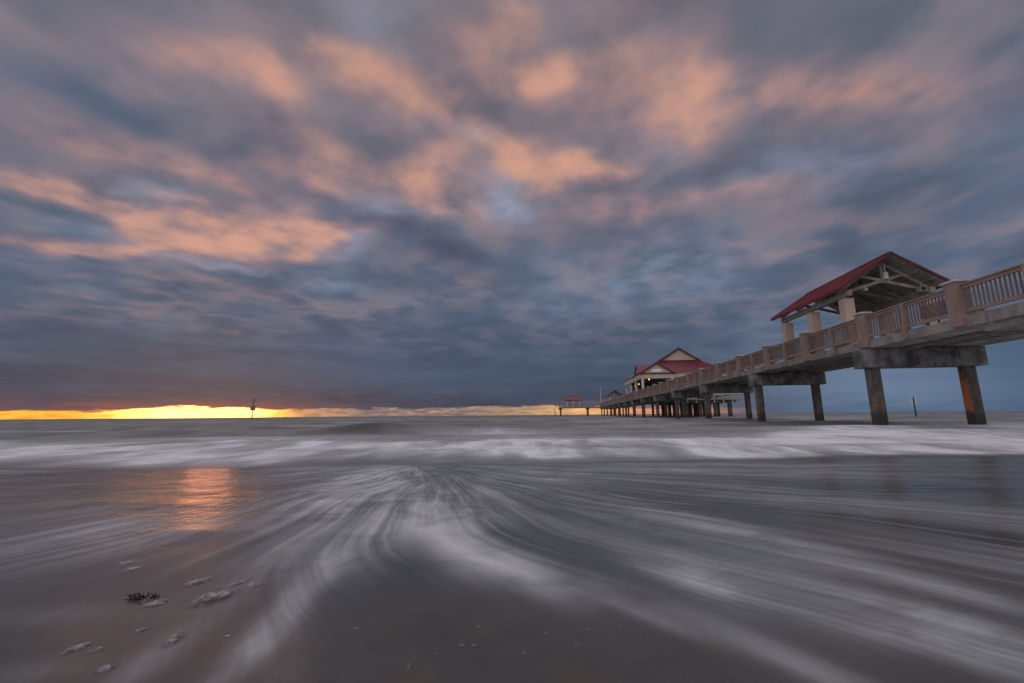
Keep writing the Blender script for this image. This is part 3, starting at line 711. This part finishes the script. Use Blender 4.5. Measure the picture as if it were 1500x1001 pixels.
# ------------------------------------------------------------------ foam clumps, seaweed, shell bits on the sand
def foam_lump_material():
    m, t, b = material('bubbly_sea_foam'); p = pos(t)
    vo = t.new('ShaderNodeTexVoronoi', feature='F1'); t.put(vo.inputs['Vector'], p); vo.inputs['Scale'].default_value = 190
    n = t.noise(p, 45, 5, 0.65)
    col = t.mix(t.smooth(n, 0.35, 0.68), (0.12,0.116,0.12,1), (0.52,0.505,0.52,1))
    col = t.mix(t.smooth(vo.outputs['Distance'], 0.5, 0.1, 0, 0.45), col, (0.10,0.095,0.10,1))
    t.put(b.inputs['Base Color'], col); b.inputs['Roughness'].default_value = 0.3
    gc = t.vmath('MULTIPLY', t.vmath('SUBTRACT', t.new('ShaderNodeTexCoord').outputs['Generated'], (0.5,0.5,0)), (2,2,0))
    rr = t.math('ADD', t.vmath('LENGTH', gc, out=1), t.math('MULTIPLY', t.math('SUBTRACT', t.noise(p, 70, 4, 0.65), 0.5), 1.1))
    t.put(b.inputs['Alpha'], t.smooth(rr, 1.0, 0.15, 0.0, 0.9))
    b.inputs['Coat Weight'].default_value = 0.35; b.inputs['Coat Roughness'].default_value = 0.15
    bn = t.new('ShaderNodeBump'); bn.inputs['Strength'].default_value = 0.8; bn.inputs['Distance'].default_value = 0.004
    t.put(bn.inputs['Height'], t.math('ADD', vo.outputs['Distance'], n)); t.l.new(bn.outputs[0], b.inputs['Normal'])
    return m
M['lump'] = foam_lump_material()
def ground_at(px, py):
    r = ray(px, py); z = 0.0
    for _ in range(8):
        k = (z-H)/r[2]; z = float(sand_z(np.array(r[0]*k), np.array(r[1]*k)))
    return Vector((r[0]*k, r[1]*k, z))
def lump(px, py, wpx, hpx, ang, label, mat='lump', name='foam_clump', cat='foam', group='foam clumps left on the wet sand', tall=0.35):
    c = ground_at(px, py); d = c.length
    sx = wpx/620*math.hypot(c.y, H)*0.5
    g2 = ground_at(px, py-hpx/2); g1 = ground_at(px, py+hpx/2)
    sy = max((g2-g1).length*0.5, 0.006)
    m = MB(); bmesh.ops.create_icosphere(m.bm, subdivisions=5, radius=1.0)
    sd = random.randint(0, 999)
    co = np.array([v.co[:] for v in m.bm.verts])
    th = np.arctan2(co[:,1], co[:,0])
    edge = 0.72 + 0.75*(fbm(np.cos(th)*1.6+sd, np.sin(th)*1.6+sd, 3, sd)-0.15)*0.8
    bump = fbm(co[:,0]*3.2+sd, co[:,1]*3.2+co[:,2]*2, 5, sd+3)
    tp = np.maximum(1-0.9*np.abs(co[:,0])**1.4, 0.06)
    if mat != 'lump': tp = tp*0+0.9
    for v, e, bb, q in zip(m.bm.verts, edge, bump, tp):
        v.co = (v.co.x*e*sx, v.co.y*e*sy*q, max(v.co.z, -0.15)*sx*tall*0.32*(0.25+1.3*bb))
    o = m.build(name, M[mat], None, smooth=True)
    o.location = c + Vector((0,0,0.0005)); o.rotation_euler = (0,0,ang*1.7+0.45)
    tag(o, label, cat, group); return o
lump(310,878,74,20,.25,'largest bubbly white foam clump on the wet sand','lump',tall=.40)
lump(287,854,52,9,.45,'long low foam clump behind the largest one',tall=.22)
lump(349,855,30,7,.3,'small bright foam clump right behind the largest one',tall=.25)
lump(374,857,30,9,.9,'slanted foam clump right of the small bright one',tall=.2)
lump(226,885,40,12,.35,'pale foam clump lying right below the dark seaweed scrap',tall=.22)
lump(192,877,16,6,.2,'tiny foam tuft touching left end of the seaweed scrap',tall=.3)
lump(255,937,56,13,.75,'long orange tinted foam clump in the left foreground',tall=.28)
lump(208,923,17,6,.2,'small bright pebble sized foam clump alone on dark sand',tall=.4)
lump(334,932,10,5,.1,'tiniest bright foam speck right of the long foam clump',tall=.4)
lump(186,825,26,9,.4,'foam clump farthest up the left side of the beach',tall=.2)
lump(192,834,34,7,.5,'thin foam wisp below the farthest foam clump',tall=.15)
lump(112,950,44,9,.45,'dull flat foam clump beside a smaller one at lower left',tall=.22)
lump(140,952,22,7,.3,'smaller dull foam clump right of the flat one at lower left',tall=.3)
lump(153,980,32,12,.25,'rounded foam clump near the bottom left edge',tall=.32)
# seaweed scrap: a tangle of short strands
t0 = ground_at(209, 877); m = MB()
for k in range(26):
    a = Vector((random.uniform(-.045,.045), random.uniform(-.012,.012), random.uniform(.002,.010)))
    bb = a + Vector((random.uniform(-.02,.02), random.uniform(-.008,.008), random.uniform(-.004,.010)))
    m.cyl(a, bb, .0032, .0018, 6)
o = m.build('seaweed_scrap', M['seaweed']); o.location = t0; tag(o, 'dark brown seaweed scrap on the wet sand at left', 'seaweed')
# little shell fragments half buried in the sand
M['shell'] = weathered('shell_fragment', (0.17,0.155,0.155,1), (0.11,0.10,0.10,1), 60, 0.4)
for k, (x, y, w) in enumerate(((537,835,11),(568,840,9),(702,918,9),(676,945,8),(694,946,9),(768,957,9),(600,976,14),(862,922,8),(523,921,7),(845,946,8),(800,927,6),(640,958,7))):
    lump(x, y, w, 5, random.uniform(-.5,.9), 'tiny shell fragment half buried in dark central foreground sand', 'shell', 'shell_fragment', 'shell', 'shell fragments in the central foreground', .3)

# ------------------------------------------------------------------ sky
SUN_AZ = math.atan2(*ray(318, 604)[:2]); SUN_EL = math.radians(1.6)
world = bpy.data.worlds.new('World'); SC.world = world; world.use_nodes = True
t = NT(world.node_tree); t.n.clear()
out = t.new('ShaderNodeOutputWorld'); bg = t.new('ShaderNodeBackground'); t.l.new(bg.outputs[0], out.inputs[0])
D = t.new('ShaderNodeTexCoord').outputs['Generated']
dx, dy, dz = t.sep(D)
sky = t.new('ShaderNodeTexSky', sky_type='NISHITA'); sky.sun_disc = False
sky.sun_elevation = SUN_EL; sky.sun_rotation = SUN_AZ; sky.air_density = 1.0; sky.dust_density = 1.5
hd2 = t.math('MAXIMUM', t.math('SQRT', t.math('ADD', t.math('MULTIPLY', dx, dx), t.math('MULTIPLY', dy, dy))), 0.02)
el = t.math('MULTIPLY', t.math('ARCTAN2', dz, hd2), 57.2958)
az = t.math('MULTIPLY', t.math('ARCTAN2', dx, dy), 57.2958)
ys_ = t.math('MAXIMUM', dy, 0.12)
G = t.comb(t.math('DIVIDE', dx, ys_), t.math('DIVIDE', dz, ys_), 0.0)
zc = t.math('ADD', t.math('MAXIMUM', dz, 0.0), 0.13)
Q = t.comb(t.math('DIVIDE', dx, zc), t.math('DIVIDE', dy, zc), 0.0)
WD = math.radians(29)      # direction the cloud deck drifts in (long exposure smear)
Qs = t.mapping(Q, rot=(0,0,WD), scale=(1,1,1))
Qst = t.mapping(Qs, scale=(1.0,0.92,1))
n_big = t.noise(Qst, 1.6, 3, 0.5)
n_mid = t.noise(t.mapping(Qst, loc=(4,2,0)), 3.5, 4, 0.5, 0.15)
n_fine = t.noise(t.mapping(Qst, loc=(9,7,0)), 8.0, 3, 0.5, 0.0)
warp = t.vmath('MULTIPLY', t.vmath('SUBTRACT', t.noise(Qst, 2.6, 2, 0.5, out=1), (0.5,0.5,0.5)), (0.40,0.22,0.0))
elf = t.smooth(el, 0.5, 14, 0.25, 1.0)
GW = t.vmath('ADD', G, t.vmath('SCALE', warp, None)); GW.node.inputs[1]
# (scale the warp down near the horizon)
sc_node = [n for n in t.n if n.bl_idname == 'ShaderNodeVectorMath' and n.operation == 'SCALE'][-1]
t.l.new(elf, sc_node.inputs['Scale'])

def g_of(px, py):
    r = ray(px, py); return np.array([r[0]/r[1], r[2]/r[1]])
def blobs(items):
    acc = None
    for cx, cy, sx, sy, an, amp in items:
        c = g_of(cx, cy)
        J = np.stack([(g_of(cx+2, cy)-g_of(cx-2, cy))/4, (g_of(cx, cy+2)-g_of(cx, cy-2))/4], 1)
        a = math.radians(an); R = np.array([[math.cos(a), -math.sin(a)],[math.sin(a), math.cos(a)]])
        A = J @ R @ np.diag([sx*1.9, sy*1.9])
        uu, ss, vt = np.linalg.svd(A)
        if np.linalg.det(uu) < 0: uu[:,1] *= -1
        rot = math.atan2(uu[1,0], uu[0,0])
        mp = t.mapping(GW, loc=(c[0],c[1],0), rot=(0,0,rot), scale=(ss[0],ss[1],1), typ='TEXTURE')
        gr = t.new('ShaderNodeTexGradient', gradient_type='SPHERICAL'); t.put(gr.inputs[0], mp)
        sm = t.smooth(gr.outputs['Fac'], 0.0, 1.0, 0.0, amp)
        acc = sm if acc is None else t.math('ADD', acc, sm)
    return acc
# lit orange undersides: px centre, sizes, angle (clockwise), strength
ORANGE = [(130,285,130,22,14,.85),(60,265,60,14,10,.3),(150,215,190,30,18,.45),(290,245,150,26,20,.42),(160,355,130,20,-4,.75),(255,318,110,18,8,.5),
          (330,345,110,16,-6,.6),(430,350,90,22,-6,.75),(465,338,36,20,-30,.45),(400,318,70,16,4,.4),(90,372,90,14,0,.4),(230,382,120,10,0,.25),
          (190,60,230,50,16,.30),(340,110,140,32,24,.36),(430,85,90,36,24,.30),(520,100,120,32,22,.55),(585,140,90,34,30,.45),(400,140,90,22,36,.3),
          (560,240,150,28,6,.55),(625,238,40,26,-50,.55),(620,285,36,16,20,.45),(690,300,60,24,10,.3),(430,245,90,18,14,.4),
          (740,30,60,40,60,.55),(790,105,50,24,-12,.5),(850,100,80,28,-14,.45),(700,130,80,40,50,.45),(660,40,60,60,70,.3),(890,20,60,40,-20,.25),
          (800,226,90,28,12,.85),(860,236,60,22,-20,.5),(740,215,70,26,30,.45),(930,130,120,44,-8,.42),(1010,120,70,60,60,.42),(1000,180,70,40,20,.25),
          (1180,120,110,34,-8,.36),(1330,110,150,40,-6,.34),(1400,150,120,40,-14,.18),(1250,150,240,50,-4,.18),(1010,295,140,18,-4,.32),(900,295,80,18,4,.32),(1120,290,80,18,-14,.24),
          (1190,312,80,16,-6,.26),(1140,372,80,12,-2,.28),(1440,320,120,16,-10,.12),(800,335,70,20,0,.22),
          (300,412,90,7,2,.32),(390,432,70,7,2,.34),(200,448,110,6,2,.30),(90,468,110,6,2,.2),(560,440,70,7,4,.25),(470,455,80,6,2,.22),(700,420,90,14,6,.12),(330,470,90,5,2,.16)]
BLUE = [(745,285,50,34,20,.75),(500,348,36,12,10,.6),(490,400,50,14,0,.3),(570,290,60,16,10,.35),(300,378,90,8,4,.35),(210,290,40,18,20,.35),(985,385,120,30,-10,.22),(960,200,60,40,0,.12),
        (550,30,60,40,30,.22),(1190,250,120,30,-10,.25),(690,195,50,20,10,.3),(150,330,70,10,6,.3),(1300,570,160,26,0,.45),(1240,520,160,50,0,.25),(900,430,140,30,0,.15)]
DARK = [(70,130,130,60,20,.55),(560,330,70,34,20,.7),(640,370,130,28,18,.55),(430,388,120,12,0,.55),(450,200,90,26,12,.6),(460,275,130,14,4,.5),(60,345,60,14,0,.4),(270,180,130,24,22,.4),
        (650,90,60,70,70,.3),(900,165,90,26,10,.5),(1230,230,140,30,-6,.45),(1280,280,150,24,-14,.4),(1100,60,90,60,40,.25),(860,330,110,24,0,.35),(1320,330,130,26,-14,.3),
        (560,545,240,26,0,.6),(760,560,170,26,0,.7),(180,560,260,20,0,.4),(640,480,200,22,0,.35),(250,500,250,20,0,.3),(1050,470,130,30,0,.15),(1490,378,34,14,-35,.5)]
om = blobs(ORANGE); bl = blobs(BLUE); dk = blobs(DARK)
base = t.ramp(t.math('DIVIDE', el, 60.0, clamp=True), [(0.0, lin((80,84,102))), (0.03, lin((61,69,87))), (0.10, lin((73,86,108))), (0.22, lin((94,108,132))), (0.42, lin((102,115,137))), (0.62, lin((107,114,130))), (0.85, lin((108,112,124)))])
# right of the frame is a clearer slate blue, left is warmer grey
base = t.mix(t.math('MULTIPLY', t.smooth(az, 10, 45), t.smooth(el, 14, 3)), base, lin((80,101,128)))
lum = t.math('ADD', t.math('MULTIPLY', n_big, 0.56), t.math('ADD', t.math('MULTIPLY', n_mid, 0.32), t.math('MULTIPLY', n_fine, 0.12)))
gain = t.smooth(lum, 0.34, 0.66, 0.60, 1.12, lin=True)
calm = t.math('MULTIPLY', t.smooth(az, 14, 36), t.smooth(el, 12, 3))
hb = t.noise(t.comb(t.math('MULTIPLY', az, 0.035), t.math('MULTIPLY', el, 0.42), 7.0), 1.0, 4, 0.55)
gain = t.mixf(t.smooth(el, 13, 4, 0.0, 0.8), gain, t.smooth(hb, 0.34, 0.66, 0.78, 1.14, lin=True))
gain = t.mixf(t.math('MULTIPLY', calm, 0.92), gain, 1.0)
col = t.mix(1.0, base, t.comb(gain, gain, gain), 'MULTIPLY')
col = t.mix(t.math('MULTIPLY', t.smooth(n_mid, 0.42, 0.66, 0, 0.6), t.math('MULTIPLY', t.smooth(el, 5, 20, 0.12, 1.0), t.math('SUBTRACT', 1.0, calm))), col, lin((138,127,135)))          # mauve-grey veils
streaks = t.noise(t.comb(t.math('MULTIPLY', az, 0.05), t.math('MULTIPLY', el, 0.75), 0.0), 1.0, 4, 0.6)
low = t.math('MULTIPLY', t.smooth(el, 12, 3), t.smooth(az, 34, 14))
col = t.mix(t.math('MULTIPLY', low, t.smooth(streaks, 0.4, 0.65, 0, 0.3)), col, lin((66,74,90)))
col = t.mix(t.math('MULTIPLY', dk, 0.9), col, t.mix(1.0, lin((72,88,112)), t.comb(gain, gain, gain), 'MULTIPLY'))
blm = t.math('MULTIPLY', bl, t.mixf(calm, t.smooth(n_fine, 0.34, 0.62, 0.45, 1.2), 0.5))
col = t.mix(blm, col, lin((150,168,194)))
det = t.math('ADD', t.math('MULTIPLY', n_fine, 0.5), t.math('ADD', t.math('MULTIPLY', n_mid, 0.3), t.math('MULTIPLY', n_big, 0.2)))
soft = t.math('MULTIPLY', t.smooth(t.math('ABSOLUTE', t.math('SUBTRACT', az, 2)), 60, 20), t.smooth(el, 16, 30, 0.0, 0.13))
omm = t.math('MULTIPLY', t.math('ADD', om, soft), t.smooth(det, 0.33, 0.67, 0.25, 1.45, lin=True))
omm = t.math('DIVIDE', omm, t.math('ADD', t.math('MULTIPLY', omm, 0.50), 0.66))
pk = t.mix(t.smooth(omm, 0.3, 1.0), lin((166,134,137)), lin((226,166,140)))
col = t.mix(t.smooth(omm, 0.0, 1.15, 0, 0.92, lin=True), col, pk)
# glow along the horizon on the left
bn_ = t.noise(t.comb(t.math('MULTIPLY', az, 0.24), t.math('MULTIPLY', el, 1.3), 0.0), 1.0, 5, 0.6)
bn2 = t.noise(t.comb(t.math('MULTIPLY', az, 0.5), t.math('MULTIPLY', el, 3.0), 3.0), 1.0, 4, 0.6)
azn = t.smooth(az, -56, 46, 0, 1, lin=True)
def A_(px): return (math.degrees(math.atan2(*ray(px, 605)[:2]))+56)/102
gray = lambda v: (v, v, v, 1)
top = t.ramp(azn, [(0, gray(.44)), (A_(60), gray(.46)), (A_(220), gray(.62)), (A_(300), gray(.74)), (A_(400), gray(.62)), (A_(520), gray(.60)), (A_(640), gray(.66)), (A_(760), gray(.74)), (A_(860), gray(.62)), (A_(960), gray(.5)), (A_(1060), gray(.5)), (1, gray(.3))])
top = t.math('MULTIPLY', top, 1.75)     # degrees
e2 = t.math('ADD', el, t.math('MULTIPLY', t.math('SUBTRACT', bn_, 0.5), 1.5))
band = t.smooth(e2, top, t.math('SUBTRACT', top, 0.30))
gcol = t.ramp(azn, [(0, (1.15,.52,.06,1)), (A_(120), (1.25,.58,.07,1)), (A_(160), (1.4,.68,.10,1)), (A_(225), (3.6,1.7,.40,1)), (A_(300), (6.0,3.0,.9,1)), (A_(350), (4.2,2.1,.6,1)), (A_(410), (1.2,.60,.15,1)), (A_(450), (.62,.35,.19,1)),
                    (A_(540), (.27,.215,.205,1)), (A_(690), (.30,.23,.21,1)), (A_(770), (.48,.32,.20,1)), (A_(850), (.95,.53,.22,1)), (A_(930), (.80,.36,.17,1)), (A_(1020), (.60,.24,.15,1)), (A_(1100), (.26,.19,.22,1)), (1, (.12,.16,.24,1))])
hot = t.math('MULTIPLY', t.smooth(t.math('ABSOLUTE', t.math('ADD', az, 36.0)), 9.5, 0.0), 1.0)
gcol = t.mix(hot, gcol, (9.0,3.2,.62,1))
gcol = t.mix(t.smooth(bn2, 0.42, 0.62, 0, 0.65), gcol, t.mix(1.0, gcol, (0.66,0.48,0.40,1), 'MULTIPLY'))
mid = t.math('MULTIPLY', t.smooth(t.math('ABSOLUTE', t.math('ADD', az, 11)), 16, 6), t.math('MULTIPLY', t.smooth(bn2, 0.50, 0.40), t.smooth(bn_, 0.56, 0.44)))
gcol = t.mix(t.math('MULTIPLY', mid, 0.6), gcol, (.66,.36,.20,1))
red = t.math('MULTIPLY', t.smooth(el, 2.7, 0.7), t.smooth(t.math('ABSOLUTE', t.math('ADD', az, 38)), 24, 4))
col = t.mix(t.math('MULTIPLY', red, t.smooth(bn_, 0.38, 0.62, 0.15, 0.75)), col, lin((146,88,76)))
red2 = t.math('MULTIPLY', t.smooth(el, 2.4, 0.6), t.smooth(t.math('ABSOLUTE', t.math('SUBTRACT', az, 16)), 18, 2))
col = t.mix(t.math('MULTIPLY', red2, 0.5), col, lin((140,112,122)))
col = t.mix(t.math('MULTIPLY', band, t.smooth(az, 33, 22)), col, gcol)
# unseen sky overhead and behind the viewer, brightened to light pier and foam
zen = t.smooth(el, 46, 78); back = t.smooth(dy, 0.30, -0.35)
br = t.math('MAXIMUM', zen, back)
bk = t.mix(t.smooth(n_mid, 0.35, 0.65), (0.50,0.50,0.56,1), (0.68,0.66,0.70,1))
# its western half raised and eastern half lowered, so left-facing sides get more light
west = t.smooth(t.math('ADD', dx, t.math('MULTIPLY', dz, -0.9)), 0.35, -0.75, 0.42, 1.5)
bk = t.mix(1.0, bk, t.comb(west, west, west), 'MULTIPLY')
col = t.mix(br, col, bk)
# below the horizon
col = t.mix(t.smooth(el, -0.2, -3.0), col, (0.09,0.09,0.10,1))
# thin share of the clear dusk sky behind the cloud deck
nis = t.vmath('SCALE', sky.outputs[0]); nis.node.inputs['Scale'].default_value = 0.10
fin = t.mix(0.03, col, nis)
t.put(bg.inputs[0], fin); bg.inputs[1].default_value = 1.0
world.cycles.sampling_method = 'MANUAL'; world.cycles.sample_map_resolution = 1024

# sun, just above the horizon behind thin cloud
ld = bpy.data.lights.new('sun', 'SUN'); ld.energy = 0.018; ld.angle = math.radians(4); ld.color = (1.0,0.34,0.15)
lo = bpy.data.objects.new('sun', ld); COL.objects.link(lo)
sd = Vector((math.sin(SUN_AZ)*math.cos(SUN_EL), math.cos(SUN_AZ)*math.cos(SUN_EL), math.sin(SUN_EL)))
lo.rotation_euler = (-sd).to_track_quat('-Z', 'Y').to_euler(); lo.location = sd*30

# ------------------------------------------------------------------ camera
cam = bpy.data.cameras.new('camera'); co = bpy.data.objects.new('camera', cam); COL.objects.link(co)
cam.sensor_width = 36; cam.lens = F/1500*36; cam.clip_end = 20000; cam.clip_start = 0.02
co.location = (0, 0, H)
co.rotation_euler = (Matrix.Rotation(math.pi/2 + PITCH, 3, 'X') @ Matrix.Rotation(-ROLL, 3, 'Z')).to_euler()
SC.camera = co
SC.view_settings.view_transform = 'Standard'; SC.view_settings.look = 'None'; SC.view_settings.exposure = 0; SC.view_settings.gamma = 1
SC.render.engine = 'CYCLES'
SC.cycles.max_bounces = 6; SC.cycles.diffuse_bounces = 3; SC.cycles.glossy_bounces = 3; SC.cycles.sample_clamp_indirect = 4
